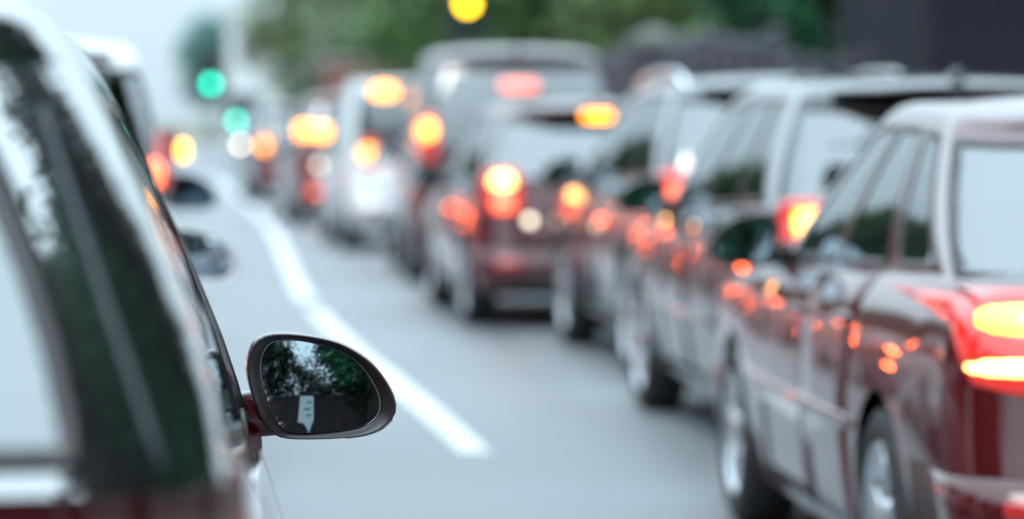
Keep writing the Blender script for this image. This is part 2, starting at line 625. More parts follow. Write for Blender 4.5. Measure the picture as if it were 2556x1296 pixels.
def build_car(name, sp, loc, rz, pm, label, cat='car', group=None, tint=False, lamps=None, opts=None, mirror=None):
    """loc = rear centre on the ground; rz>0 turns left. Local: x right, y forward, z up."""
    o = opts or {}
    L, W, wb, ro, r = sp['L'], sp['W'], sp['wb'], sp['ro'], sp['r']
    Ra = r + .045
    ya, yb = ro, ro + wb
    root = empty(name, loc, rz)
    tag(root, label, cat, group)
    bel = sp['belt']
    tz = lambda z: max(0, min(1, (z - sp['sill']) / (interp(bel, 1.2) - sp['sill'])))
    PROF = sp.get('prof', [(0, .935), (.10, .965), (.3, .988), (.52, 1.0), (.72, .992), (.86, .972), (.94, .955), (1.0, .93)])
    YR = sp.get('yr', [(0, .13), (.1, .05), (.22, .01), (.34, 0), (.44, .02), (.6, .055), (.8, .085), (1.0, .13)])
    YF = sp.get('yf', [(0, .16), (.1, .07), (.25, .01), (.4, 0), (.55, .02), (.75, .08), (1.0, .17)])
    hw = lambda z, y: W / 2 * interp(PROF, tz(z)) * (1 - sp.get('taper', .045) * abs((y - L / 2) / (L / 2)) ** 2.6)

    # side stations
    ys = []
    for yc in (ya, yb):
        ys += [yc - Ra - .012, yc - Ra] + [yc - Ra * math.cos(math.pi * i / 12) for i in range(1, 12)] + [yc + Ra, yc + Ra + .012]
    g0, g1 = sp['g0'], sp['g1']
    ylo = lambda s: lerp(g0[0] + .25, g0[1] - .35, s)
    dy = [(ylo(a), ylo(b)) for a, b in sp['doors']]
    for a, b in dy: ys += [a, b]
    a0 = ya + Ra + .012
    ys += [lerp(a0, yb - Ra - .012, i / 9) for i in range(1, 9)]
    ys = sorted(ys)
    q = [ys[0]]
    for y in ys[1:]:
        if y - q[-1] > .009: q.append(y)
    ys = q
    ns = len(ys)
    M = NX + NC + 1 + (ns - 1) + 1 + NC + NX

    def zb(y):
        for yc in (ya, yb):
            if abs(y - yc) <= Ra + .001:
                return r + math.sqrt(max(0, Ra * Ra - (y - yc) ** 2))
        if y < ya: return sp['zbr']
        if y > yb: return sp['zbf']
        return sp['sill']
    bow_r, rx, ry = .05, .26, .19
    bow_f, fx_, fy_ = .09, .36, .20
    b_r, b_f = interp(bel, ys[0]), interp(bel, ys[-1])

    def lower(f, j):
        if j <= NX + NC:
            z = lerp(sp['zbr'], b_r, f)
            y0 = interp(YR, tz(z))
            w = hw(z, y0 + bow_r + ry)
            if j <= NX:
                u = j / NX
                return (u * (w - rx), y0 + bow_r * u * u, z)
            a = (j - NX) / NC * math.pi / 2
            return (w - rx + rx * math.sin(a), y0 + bow_r + ry * (1 - math.cos(a)), z)
        if j >= M - NX - NC:
            z = lerp(sp['zbf'], b_f, f)
            y0 = L - interp(YF, tz(z))
            w = hw(z, y0 - bow_f - fy_)
            jj = M - j
            if jj <= NX:
                u = jj / NX
                return (u * (w - fx_), y0 - bow_f * u * u, z)
            a = (jj - NX) / NC * math.pi / 2
            return (w - fx_ + fx_ * math.sin(a), y0 - bow_f - fy_ * (1 - math.cos(a)), z)
        y = ys[j - NX - NC - 1]
        z = lerp(zb(y), interp(bel, y), f)
        return (hw(z, y), y, z)

    sedan = sp['kind'] == 'sedan'
    kb = 4

    def tag_low(k, j, side):
        if j < NX + NC + 1:
            if k < kb: return 'rear_bumper'
            if j < NX + (0 if not sedan else -1): return 'tailgate'
            return 'body'
        if j >= M - NX - NC - 1:
            return 'front_bumper' if k < 5 else 'body'
        i = j - NX - NC - 1
        if i + 1 < ns and k >= 1:
            ym = (ys[i] + ys[i + 1]) / 2
            for d, (a, b) in enumerate(dy):
                if a < ym < b: return 'door_%d_%s' % (d, side)
        return 'body'
    sh = Shell(sp)
    ix = sh.loft(lower, FLEV, M, tag_low)
    yfc, yrc = g0[1], g0[0]

    def cap_z(y, fx):
        e = min(1, max(0, (y - .15) / .35)) * min(1, max(0, (L - .25 - y) / .35))
        return .055 * e * (1 - fx * fx)

    def cap_tag(y, c):
        if y > yfc - .10: return 'hood'
        if y < yrc + .12: return 'boot_lid' if sedan else 'body'
        return 'body' if c in (0, 2 * NX - 1) else None
    sh.cap(ix, len(FLEV) - 1, M, cap_z, cap_tag)

    # greenhouse
    sw = [0.0]
    for a, b in sp['wins']:
        sw += [a + (b - a) * i / 5 for i in range(6)]
    sw = sorted(set([round(x, 4) for x in sw + [1.0]]))
    ng = len(sw)
    MG = NX + NC + 1 + (ng - 1) + 1 + NC + NX
    wt = sp['wt']

    def green(g, j):
        ins, up = 0.0, 0.0
        if g > 1: ins, up = dict(zip((1.01, 1.02), sp.get('rnd_roof', ((.02, .02), (.06, .032)))))[g]; g = 1.0
        bl = sp['bulge'] * 4 * g * (1 - g)
        y0 = lerp(g0[0], g1[0], g) - bl * .6
        y1 = lerp(g0[1], g1[1], g) + bl
        ge = g ** 1.12
        rxr, ryr = lerp(*sp.get('rxr', (.17, .15)), g), lerp(.13, .16, g)
        rxf, ryf = lerp(.34, .26, g), lerp(.22, .16, g)
        br, bf = .05, lerp(.14, .07, g)
        hwb = lambda y: hw(interp(bel, y) - .01, y) - sp.get('shelf', .018)
        wg = lambda y: lerp(hwb(y), wt, ge) + .02 * 4 * g * (1 - g)
        if j <= NX + NC:
            w = wg(y0 + br + ryr)
            if j <= NX:
                u = j / NX; x, y = u * (w - rxr), y0 + br * u * u
            else:
                a = (j - NX) / NC * math.pi / 2
                x, y = w - rxr + rxr * math.sin(a), y0 + br + ryr * (1 - math.cos(a))
        elif j >= MG - NX - NC:
            w = wg(y1 - bf - ryf); jj = MG - j
            if jj <= NX:
                u = jj / NX; x, y = u * (w - rxf), y1 - bf * u * u
            else:
                a = (jj - NX) / NC * math.pi / 2
                x, y = w - rxf + rxf * math.sin(a), y1 - bf - ryf * (1 - math.cos(a))
        else:
            s_ = sw[j - NX - NC - 1]
            y = lerp(y0 + br + ryr, y1 - bf - ryf, s_)
            x = wg(y)
        zb_ = interp(bel, y) - .012
        zt_ = interp(sp['roof'], y) - .05
        z = lerp(zb_, zt_, g)
        if ins:
            ym = (g1[0] + g1[1]) / 2
            x *= (wt - ins) / wt
            y = ym + (y - ym) * (1 - ins / ((g1[1] - g1[0]) / 2))
        return (x, y, z + up)

    GL = GLEV + [1.01, 1.02]
    KW0, KW1 = 1, 7

    def tag_g(k, j, side):
        if k >= len(GLEV) - 1: return 'roof'
        if KW0 <= k < KW1 - 1 or k == KW1 - 1:
            if j < NX + sp.get('rw', NC - 1): return 'rear_window'
            if j >= MG - (NX + NC - 1): return 'windshield'
            i = j - NX - NC - 1
            if 0 <= i and i + 1 < ng:
                sm = (sw[i] + sw[i + 1]) / 2
                for d, (a, b) in enumerate(sp['wins']):
                    if a < sm < b: return 'side_window_%d_%s' % (d, side)
        return 'pillars'
    ixg = sh.loft(green, GL, MG, tag_g)
    sh.cap(ixg, len(GL) - 1, MG, lambda y, fx: .035 * (1 - fx * fx) * (1 - (2 * (y - g1[0]) / (g1[1] - g1[0]) - 1) ** 4 if g1[0] < y < g1[1] else 0),
           lambda y, c: 'roof')
    bvh = BVHTree.FromPolygons([Vector(v) for v in sh.v], [list(f) for f, t in sh.f])

    P = {}

    def part(nm, me, mat, parent=root, smooth=True):
        ob = link(nm, me, mat, parent, smooth)
        return ob
    tags = sorted(set(t for f, t in sh.f))
    gl = M_TINT if tint else M_GLASS
    for t in tags:
        bm = extract(sh, t)
        if t.startswith(('side_window', 'rear_window', 'windshield')):
            nm = t.split('_')[0] + '_window' if t.startswith('side') else t
            th = .028 if not t.startswith('windshield') else .03
            rr = bmesh.ops.inset_region(bm, faces=bm.faces[:], thickness=th, depth=0, use_even_offset=True, use_boundary=True)
            border = rr['faces']
            bm.faces.index_update()
            idx = set(f.index for f in border)
            b2 = bm.copy()
            b2.faces.ensure_lookup_table()
            bi = [f for k, f in enumerate(b2.faces) if k not in idx]
            bmesh.ops.delete(bm, geom=border, context='FACES')
            bm.normal_update()
            for v in bm.verts: v.co -= v.normal * .004
            gmat = gl
            if tint and t in ('windshield',) or (tint and t.startswith('side_window_%d' % (len(sp['wins']) - 1))): gmat = M_GLASS
            go = part(nm, bm_mesh(bm), gmat)
            bmesh.ops.delete(b2, geom=bi, context='FACES')
            b2.normal_update()
            edge_flange(b2, .008)
            part('window_trim', bm_mesh(b2), M_BLACK, go)
            P[t] = go
            continue
        if t.startswith('door'):
            gap(bm, .0035); edge_flange(bm, .012)
            d = part('door', bm_mesh(bm), pm)
            P[t] = d
            i = int(t.split('_')[1]); side = t[-1]
            a, b = dy[i]
            yh = a + .13 if True else b
            me = patch(bvh, (yh + .02, interp(bel, yh) - .13), (.085, .016), 'right' if side == 'R' else 'left', .035, .9, 8, 4)
            part('handle', me, o.get('handle', pm), d)
            continue
        if t in ('hood', 'boot_lid', 'tailgate', 'rear_bumper', 'front_bumper'):
            gap(bm, .0035); edge_flange(bm, .012)
            P[t] = part(t, bm_mesh(bm), pm)
            continue
        P[t] = part(t, bm_mesh(bm), o.get('roofmat', pm) if t == 'roof' else o.get('pillarmat', pm) if t == 'pillars' else pm)

    # underbody, arch liners and cabin
    bm = bmesh.new()
    add_box(bm, (0, L / 2, .27), (W * .80, L - .5, .10), .03)
    for yc in (ya, yb):
        for sg in (-1, 1):
            n = 14
            rows = []
            for xx in (W / 2 * .955, W / 2 - .26):
                rows.append([bm.verts.new((sg * xx, yc - (Ra - .004) * math.cos(math.pi * k / n), r + (Ra - .004) * math.sin(math.pi * k / n))) for k in range(n + 1)])
            for k in range(n): bm.faces.new((rows[0][k], rows[0][k + 1], rows[1][k + 1], rows[1][k]))
            bm.faces.new(rows[1])
    part('underbody', bm_mesh(bm), M_BLACK)
    bm = bmesh.new()
    bz = interp(bel, 1.5)
    add_box(bm, (0, (g0[0] + g0[1]) / 2, .36), (W * .84, g0[1] - g0[0] - .2, .06))
    for sg in (-1, 1): add_box(bm, (sg * W * .435, (g0[0] + g0[1]) / 2, (bz + .33) / 2), (.03, g0[1] - g0[0] - .35, bz - .40), .01)
    add_box(bm, (0, g0[1] - .32, bz - .12), (W * .82, .46, .24), .08, 3)
    add_box(bm, (0, g0[0] + .33, bz - .12), (W * .80, .5, .05), .02)
    part('cabin', bm_mesh(bm), M_DARK)
    fy = g0[1] - 1.28
    for sg in (-1, 1):
        so = part('seat', seat_mesh(), M_SEAT); so.location = (sg * .37, fy, .0)
        if L > 3: so = part('seat', seat_mesh(), M_SEAT); so.location = (sg * .37, fy - .95, .0)
    bm = bmesh.new()
    ring = [(-.37 + .18 * math.cos(t), fy + .62 + .06 * math.sin(t), .86 + .17 * math.sin(t)) for t in [2 * math.pi * k / 20 for k in range(21)]]
    add_tube(bm, ring, [.014] * 21, 6, False)
    add_box(bm, (-.37, fy + .63, .86), (.32, .03, .05), .01)
    part('steering_wheel', bm_mesh(bm), M_DARK)
    # wheels
    ty, rim, dk = wheel_meshes(r)
    for yc in (ya, yb):
        for sg in (-1, 1):
            w_ = link('wheel', ty, M_RUBBER, root)
            w_.location = (sg * (W / 2 - .115), yc, r)
            if sg < 0: w_.rotation_euler = (0, 0, math.pi)
            link('rim', rim, M_RIM, w_); link('brake_disc', dk, M_DARK, w_)
    # lights
    T = dict(sp['tail'])
    lm = lamps or {}
    for sg in (-1, 1):
        tl = part('tail_light', patch(bvh, (sg * T['c'][0], T['c'][1]), T['h'], 'rear', .022, T.get('rnd', .4), 12, 8, shear=sg * T.get('shear', 0)),
                  lm.get('lens', M_REDLENS))
        for (dx, dz, hx, hz, mat) in lm.get('bulbs', [(0, .02, .07, .05, M_BRAKE)]):
            part('brake_bulb', patch(bvh, (sg * (T['c'][0] + dx), T['c'][1] + dz), (hx, hz), 'rear', .030, .8, 8, 6), mat, tl)
        hl = part('headlight', patch(bvh, (sg * (W / 2 - .30), interp(bel, L - .3) - .10), (.19, .085), 'front', .012, .6, 10, 6, shear=sg * .25), lm.get('head', M_HEADOFF))
        part('reflector', patch(bvh, (sg * (W / 2 - .24), .45), (.09, .025), 'rear', .01, .3, 6, 4), lm.get('reflector', M_REDLENS_DIM))
    for (x, z, hx, hz, mat) in lm.get('extra', []):
        part('extra_rear_lamp', patch(bvh, (x, z), (hx, hz), 'rear', .03, .7, 8, 6), mat)
    if lm.get('chmsl', True):
        part('high_brake_light', patch(bvh, (lm.get('chmsl_x', 0), sp['chmsl_z']), lm.get('chmsl_h', (.14, .018)), 'rear', .02, .4, 8, 4), lm.get('chmsl_mat', M_BRAKE_RED))
    part('number_plate', patch(bvh, (0, sp.get('plate_z', .68)), (.26, .056), 'rear', .012, .1, 8, 3, skirt=.01), M_PLATE)
    part('lower_valance', patch(bvh, (0, .33), (W / 2 - .32, .06), 'rear', .012, .3, 12, 4), M_BLACK)
    part('grille', patch(bvh, (0, .50), (W / 2 - .42, .10), 'front', .012, .4, 12, 5), M_BLACK)
    if o.get('badge'):
        part('badge', patch(bvh, (0, sp.get('plate_z', .68) + .15), (.05, .05), 'rear', .012, 1.0, 8, 8), M_CHROME)
    if o.get('side_strip'):
        for side in ('right', 'left'):
            part('side_strip', patch(bvh, (L / 2 - .02, .55), (wb / 2 - r - .09, .022), side, .014, .2, 20, 3), pm)
    # wing mirrors
    ym = g0[1] - .52 if mirror is None else mirror['y']
    zm = interp(bel, ym) - (.0 if mirror is None else -mirror['dz'])
    for sg in (1, -1):
        par = None
        for nm, me in mirror_parts(sg, tilt=(mirror or {}).get('tilt', (0.0, 0.06)) if sg > 0 else (0.0, .16)):
            mm = {'housing': o.get('mirmat', pm), 'rim': o.get('mirrim', M_RIMBLK), 'glass_bezel': M_BEZEL, 'mirror_glass': o.get('mirglass', M_MIRROR), 'stalk': o.get('mirstalk', M_BLACK),
                  'repeater_strip': M_REPEAT}[nm]
            if par is None:
                par = part('wing_mirror', me, mm)
                par.location = (sg * (hw(interp(bel, ym) - .01, ym) - .005 + (mirror or {}).get('dx', 0)), ym, zm)
            else:
                part(nm, me, mm, par)
    # extras on the roof / glass
    yy = g1[0] + .22
    if o.get('fin', True):
        h = bvh.ray_cast(Vector((0, yy, 3)), Vector((0, 0, -1)))
        if h[0]:
            bm = bmesh.new()
            pr = [(-.09, 0), (.11, 0), (.06, .02), (-.02, .055), (-.06, .06)]
            for sx, s in ((-.018, 1), (.018, 1)): pass
            a = [bm.verts.new((-.02, p[0], p[1] - .01)) for p in pr]; b = [bm.verts.new((.02, p[0], p[1] - .01)) for p in pr]
            for v, p in zip(a, pr): v.co.x = -.022 + .016 * p[1] / .06
            for v, p in zip(b, pr): v.co.x = .022 - .016 * p[1] / .06
            for k in range(5): bm.faces.new((a[k], a[(k + 1) % 5], b[(k + 1) % 5], b[k]))
            bm.faces.new(a); bm.faces.new(b); fix_normals(bm)
            fo = part('antenna_fin', bm_mesh(bm), o.get('finmat', pm)); fo.location = h[0]
    if o.get('rails'):
        for sg in (-1, 1):
            pts = []
            n = 12
            for k in range(n + 1):
                y = lerp(g1[0] + .25, g1[1] - .05, k / n)
                h = bvh.ray_cast(Vector((sg * (wt - .05), y, 3)), Vector((0, 0, -1)))
                z = h[0].z if h[0] else sp['roof'][1][1]
                e = min(1, k / 1.5, (n - k) / 1.5)
                pts.append((sg * (wt - .05), y, z - .01 + o.get('rail_h', .055) * e))
            bm = bmesh.new(); add_tube(bm, pts, [.022] * len(pts), 8)
            part('roof_rail', bm_mesh(bm), M_CHROME)
    if o.get('spoiler', not sedan):
        z0 = interp(sp['roof'], g1[0] + .05)
        bm = bmesh.new()
        n = 10
        rows = []
        for k in range(n + 1):
            x = lerp(-wt + .10, wt - .10, k / n)
            e = 1 - abs(2 * k / n - 1) ** 4
            zc = z0 - .026 + .02 * (1 - (2 * k / n - 1) ** 2)
            yb_ = g1[0] - .05 - .07 * e + .05 * (2 * k / n - 1) ** 2
            rows.append([bm.verts.new(p) for p in ((x, g1[0] + .20, zc + .012), (x, yb_ + .05, zc + .010), (x, yb_, zc - .004), (x, yb_ + .02, zc - .022), (x, g1[0] + .08, zc - .04))])
        for a, b in zip(rows, rows[1:]):
            for k in range(5): bm.faces.new((a[k], a[(k + 1) % 5], b[(k + 1) % 5], b[k]))
        bm.faces.new(rows[0]); bm.faces.new(rows[-1]); fix_normals(bm)
        part('spoiler', bm_mesh(bm), o.get('roofmat', pm))
    if not sedan and o.get('wiper', True):
        bm = bmesh.new()
        pts = []
        for k in range(7):
            x = lerp(.02, .48, k / 6)
            z = interp(bel, .3) + .07 + .02 * k / 6
            h = bvh.ray_cast(Vector((x, -1, z)), Vector((0, 1, 0)))
            pts.append(((x, (h[0].y if h[0] else .2) - .025, z)))
        add_tube(bm, pts, [.012, .010, .009, .008, .008, .008, .007], 6)
        add_box(bm, (pts[0][0], pts[0][1] + .02, pts[0][2]), (.07, .05, .06), .015)
        part('rear_wiper', bm_mesh(bm), M_BLACK)
    return root, bvh


# ------------------------------------------------------------------ ground, road, pavement
LINE = [(-80, 1.0), (0, 1.0), (10, 1.0), (14.2, .98), (17.6, .84), (21.4, .66), (24.5, .56), (27, .50), (34, .46), (42.5, .42), (51.7, .25),
        (62.6, -.10), (79, -.50), (100, -1.5), (130, -4.0), (170, -9.5), (230, -22)]
lx = lambda y: interp(LINE, y)


def strip(y0, y1, o0, o1, z, step=2.0):
    n = max(1, int((y1 - y0) / step))
    vs, fs = [], []
    for i in range(n + 1):
        y = lerp(y0, y1, i / n)
        vs += [(lx(y) + o0, y, z), (lx(y) + o1, y, z)]
    for i in range(n): fs.append((2 * i, 2 * i + 1, 2 * i + 3, 2 * i + 2))
    return pymesh(vs, fs)


M_GROUND = principled('ground_earth', (0.10, 0.11, 0.08), rough=0.95, noise=0.3, nscale=0.4)
M_ASPH = principled('asphalt', (0.225, 0.23, 0.24), rough=0.5, noise=0.14, nscale=1.3, bump=0.25, bscale=120)
def road_wear():
    nt = M_ASPH.node_tree
    b = nt.nodes['Principled BSDF']
    tc = nt.nodes.new('ShaderNodeTexCoord')
    mp = nt.nodes.new('ShaderNodeMapping'); mp.inputs['Scale'].default_value = (1.1, .10, 1)      # long tyre tracks and oil streaks
    n1 = nt.nodes.new('ShaderNodeTexNoise'); n1.inputs['Scale'].default_value = 1.4; n1.inputs['Detail'].default_value = 5
    n2 = nt.nodes.new('ShaderNodeTexNoise'); n2.inputs['Scale'].default_value = 38; n2.inputs['Detail'].default_value = 4
    v = nt.nodes.new('ShaderNodeTexVoronoi'); v.inputs['Scale'].default_value = .55                # old repair patches
    nt.links.new(tc.outputs['Object'], mp.inputs[0]); nt.links.new(mp.outputs[0], n1.inputs['Vector'])
    nt.links.new(tc.outputs['Object'], n2.inputs['Vector']); nt.links.new(mp.outputs[0], v.inputs['Vector'])
    def mr(src, a, b_, lo, hi):
        r = nt.nodes.new('ShaderNodeMapRange'); r.inputs[1].default_value, r.inputs[2].default_value = a, b_
        r.inputs[3].default_value, r.inputs[4].default_value = lo, hi; nt.links.new(src, r.inputs[0]); return r.outputs[0]
    def mul(a, b_):
        m = nt.nodes.new('ShaderNodeMath'); m.operation = 'MULTIPLY'; nt.links.new(a, m.inputs[0]); nt.links.new(b_, m.inputs[1]); return m.outputs[0]
    sx = nt.nodes.new('ShaderNodeSeparateColor'); nt.links.new(v.outputs['Color'], sx.inputs[0])
    f = mul(mul(mr(n1.outputs['Fac'], .3, .7, .80, 1.16), mr(n2.outputs['Fac'], .3, .7, .86, 1.14)), mr(sx.outputs[0], 0, 1, .93, 1.06))
    sc = nt.nodes.new('ShaderNodeVectorMath'); sc.operation = 'SCALE'; sc.inputs[0].default_value = (0.160, 0.172, 0.186)
    nt.links.new(f, sc.inputs['Scale']); nt.links.new(sc.outputs[0], b.inputs['Base Color'])
    nt.links.new(mr(n1.outputs['Fac'], .3, .7, .38, .62), b.inputs['Roughness'])


road_wear()
M_LINE = principled('road_paint', (0.56, 0.575, 0.585), rough=0.6, noise=0.22, nscale=5, bump=.15)
M_PAVE = principled('pavement_concrete', (0.30, 0.30, 0.30), rough=0.85, noise=0.12, nscale=3)
M_KERB = principled('kerb_stone', (0.36, 0.36, 0.35), rough=0.8, noise=0.15, nscale=6)

g = link('ground', pymesh([(-1500, -1500, -.02), (1500, -1500, -.02), (1500, 1500, -.02), (-1500, 1500, -.02)], [(0, 1, 2, 3)]), M_GROUND, smooth=False)
tag(g, kind='structure')
road = link('road', strip(-80, 230, -10.5, 3.75, 0.0), M_ASPH, smooth=False)
tag(road, kind='structure')
for nm, y0, y1 in (('lane_marking', 14.2, 25.2), ('lane_marking', 26.3, 95), ('lane_marking', 1.0, 8.0), ('lane_marking', -20, -8)):
    link(nm, strip(y0, y1, -.066, .066, .004, .5), M_LINE, road, False)
link('lane_marking', strip(-60, 95, -3.52, -3.40, .004, 1.0), M_LINE, road, False)
link('lane_marking', strip(-60, 95, 3.35, 3.45, .004, 1.0), M_LINE, road, False)


def raised(y0, y1, o0, o1, z0, z1, step=2.0):
    n = int((y1 - y0) / step)
    vs, fs = [], []
    for i in range(n + 1):
        y = lerp(y0, y1, i / n)
        a, b = lx(y) + o0, lx(y) + o1
        vs += [(a, y, z0), (a, y, z1), (b, y, z1), (b, y, z0)]
    for i in range(n):
        for k in range(3): fs.append((4 * i + k, 4 * i + 4 + k, 4 * i + 5 + k, 4 * i + 1 + k))
    return pymesh(vs, fs)


pv = link('pavement', raised(-80, 230, 3.89, 9.5, -.01, .118), M_PAVE, smooth=False); tag(pv, kind='structure')
link('kerb', raised(-80, 230, 3.75, 3.888, -.01, .125), M_KERB, pv, False)
pv = link('pavement', raised(-80, 230, -15, -10.64, -.01, .118), M_PAVE, smooth=False); tag(pv, kind='structure')
link('kerb', raised(-80, 230, -10.638, -10.5, -.01, .125), M_KERB, pv, False)

# ------------------------------------------------------------------ trees
LEAF = {}


def leaf_mat(name, col):
    if name in MATS: return MATS[name]
    m = bpy.data.materials.new(name); m.use_nodes = True
    nt = m.node_tree; b = nt.nodes['Principled BSDF']
    gi = nt.nodes.new('ShaderNodeNewGeometry')
    r = nt.nodes.new('ShaderNodeMapRange')
    r.inputs[3].default_value, r.inputs[4].default_value = .55, 1.5
    nt.links.new(gi.outputs['Random Per Island'], r.inputs[0])
    mx = nt.nodes.new('ShaderNodeVectorMath'); mx.operation = 'SCALE'
    mx.inputs[0].default_value = col
    nt.links.new(r.outputs[0], mx.inputs['Scale'])
    nt.links.new(mx.outputs[0], b.inputs['Base Color'])
    b.inputs['Roughness'].default_value = .5
    MATS[name] = m
    return m


M_BARK = principled('bark', (0.09, 0.07, 0.055), rough=0.9, noise=0.35, nscale=6, bump=0.4, bscale=20)


def crown_mesh(seed, rx, rz, ncl, per, size, low=-.9):
    key = (seed, rx, rz, ncl, per, size)
    if key in LEAF: return LEAF[key]
    q = random.Random(seed)
    vs, fs = [], []
    for c in range(ncl):
        while True:
            d = Vector((q.uniform(-1, 1), q.uniform(-1, 1), q.uniform(low, 1)))
            if .25 < d.length < 1: break
        d *= (0.78 + .3 * q.random())
        cc = Vector((d.x * rx, d.y * rx, d.z * rz))
        cr = q.uniform(.16, .34) * rx
        for k in range(per):
            p = cc + Vector((q.gauss(0, .5), q.gauss(0, .5), q.gauss(0, .4))) * cr
            a = Vector((q.gauss(0, 1), q.gauss(0, 1), q.gauss(0, .6))).normalized()
            n = Vector((q.gauss(0, .6), q.gauss(0, .6), 1)).normalized()
            b = a.cross(n)
            if b.length < .1: continue
            b.normalize()
            s = size * q.uniform(.6, 1.3)
            i = len(vs)
            vs += [p - a * s, p + b * s * .45, p + a * s, p - b * s * .45]
            fs.append((i, i + 1, i + 2, i + 3))
    LEAF[key] = pymesh([tuple(v) for v in vs], fs)
    return LEAF[key]


def tree(loc, h, rx, rz, label, mat, seed=1, ncl=170, per=46, size=.16, name='leafy_tree', group=None):
    t = empty(name, loc, rnd.uniform(0, 6))
    tag(t, label, 'tree', group)
    q = random.Random(seed * 31)
    cz = h - rz
    bm = bmesh.new()
    tp = [(0, 0, -.1), (q.uniform(-.05, .05), q.uniform(-.05, .05), cz * .4), (q.uniform(-.2, .2), q.uniform(-.2, .2), cz), (q.uniform(-.3, .3), q.uniform(-.3, .3), cz + rz * .6)]
    k = h * .022
    add_tube(bm, tp, [k * 1.4, k, k * .7, k * .2], 10)
    for i in range(9):
        a = i * 2.4 + q.uniform(-.3, .3)
        s = lerp(.45, 1.05, i / 9) * cz
        e = Vector((math.cos(a), math.sin(a), 0)) * rx * .75
        p0 = Vector((0, 0, s)); p2 = Vector((e.x, e.y, s + rz * q.uniform(.1, .6))); p1 = p0.lerp(p2, .5) + Vector((0, 0, -.1 * rz))
        add_tube(bm, [p0, p1, p2], [k * .5, k * .32, k * .08], 7)
    link('trunk', bm_mesh(bm), M_BARK, t)
    c = link('crown', crown_mesh(seed, rx, rz, ncl, per, size), mat, t, False)
    c.location = (0, 0, cz)
    return t


GRN = leaf_mat('leaf_green', (0.065, 0.15, 0.030))
GRN2 = leaf_mat('leaf_deep_green', (0.014, 0.115, 0.040))
GRN3 = leaf_mat('leaf_olive', (0.10, 0.16, 0.045))
GRN4 = leaf_mat('leaf_haze_teal', (0.10, 0.24, 0.22))  # bluish distance haze put into the leaf colour
GRN6 = leaf_mat('leaf_bright', (0.06, 0.27, 0.14))
GRN5 = leaf_mat('leaf_dark', (0.030, 0.050, 0.026))


def gx(px, d):        # lateral place of an image column at distance d
    return (px - 600) / F_PX * d


# trees beyond the fence, right of the road
tree((gx(1180, 78), 78, 0), 7.5, 2.6, 3.3, 'broad green tree behind the people carrier roof, under the amber signal', GRN, 11)
tree((gx(1450, 66), 66, 0), 7.0, 2.4, 3.2, 'green tree standing above the roof of the people carrier, right side', GRN, 12)
tree((gx(1760, 60), 60, 0), 7.0, 2.4, 3.1, 'olive green tree behind the stone gate pillar of the railing', GRN3, 13)
tree((gx(2060, 52), 52, 0), 7.0, 2.3, 3.1, 'deep green tree hanging over the railing beside the lamp post', GRN2, 14)
tree((gx(820, 105), 105, 0), 8.0, 2.6, 3.6, 'pale olive tree above the distant line of car roofs', GRN3, 15)
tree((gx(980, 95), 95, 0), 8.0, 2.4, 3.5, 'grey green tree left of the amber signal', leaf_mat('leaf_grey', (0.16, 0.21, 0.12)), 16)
tree((gx(530, 250), 250, 0), 9.3, 2.9, 3.6, 'small haze-tinted teal tree in the far distance above the green signal', GRN4, 17, size=.22)
tree((gx(2330, 60), 60, 0), 8.0, 2.5, 3.3, 'dark tree rising behind the timber clad building', GRN5, 18)

# ------------------------------------------------------------------ buildings, wall, railing
M_BRICK = bpy.data.materials.new('brick_wall')
M_BRICK.use_nodes = True
_nt = M_BRICK.node_tree
_b = _nt.nodes['Principled BSDF']; _b.inputs['Roughness'].default_value = .9
_t = _nt.nodes.new('ShaderNodeTexBrick')
_t.inputs['Color1'].default_value = (.21, .075, .05, 1); _t.inputs['Color2'].default_value = (.15, .055, .045, 1); _t.inputs['Mortar'].default_value = (.22, .19, .17, 1)
_t.inputs['Scale'].default_value = 4.4
_tc = _nt.nodes.new('ShaderNodeTexCoord')
_mp = _nt.nodes.new('ShaderNodeMapping'); _mp.inputs['Rotation'].default_value = (R(90), 0, 0)
_nt.links.new(_tc.outputs['Object'], _mp.inputs['Vector']); _nt.links.new(_mp.outputs[0], _t.inputs['Vector'])
_nt.links.new(_t.outputs['Color'], _b.inputs['Base Color'])

M_RENDERW = principled('pale_render', (0.62, 0.64, 0.66), rough=0.9, noise=0.06, nscale=.6)
M_STONE = principled('gate_stone', (0.42, 0.42, 0.40), rough=0.85, noise=0.15, nscale=4)
M_CAP = principled('weathered_stone', (0.13, 0.14, 0.13), rough=0.9, noise=0.2, nscale=4)
M_POST = principled('grey_stone_post', (0.070, 0.066, 0.085), rough=0.85, noise=0.2, nscale=5)
M_DARKST = principled('dark_stone', (0.050, 0.043, 0.052), rough=0.85, noise=0.25, nscale=3)
M_IRON = principled('iron', (0.025, 0.024, 0.03), rough=0.5, noise=0.2)
M_TIMBER = principled('dark_timber', (0.014, 0.014, 0.020), rough=0.9, spec=0.15, noise=0.3, nscale=5)
M_WINDOW = principled('window_glass', (0.10, 0.13, 0.16), rough=0.05, coat=1)
M_STEEL = principled('grey_steel', (0.22, 0.23, 0.26), rough=0.5, metal=0.3, noise=0.1)

wx, wd = gx(930, 86), 86
bw = link('brick_wall', box_mesh((0, 0, 1.45), (2.6, .3, 2.9), .02), M_BRICK, smooth=False)
bw.location = (wx, wd, 0)
tag(bw, 'red brown brick garden wall behind the white van', 'wall')
link('coping', box_mesh((0, 0, 2.94), (2.7, .4, .08), .015), M_STONE, bw, False)


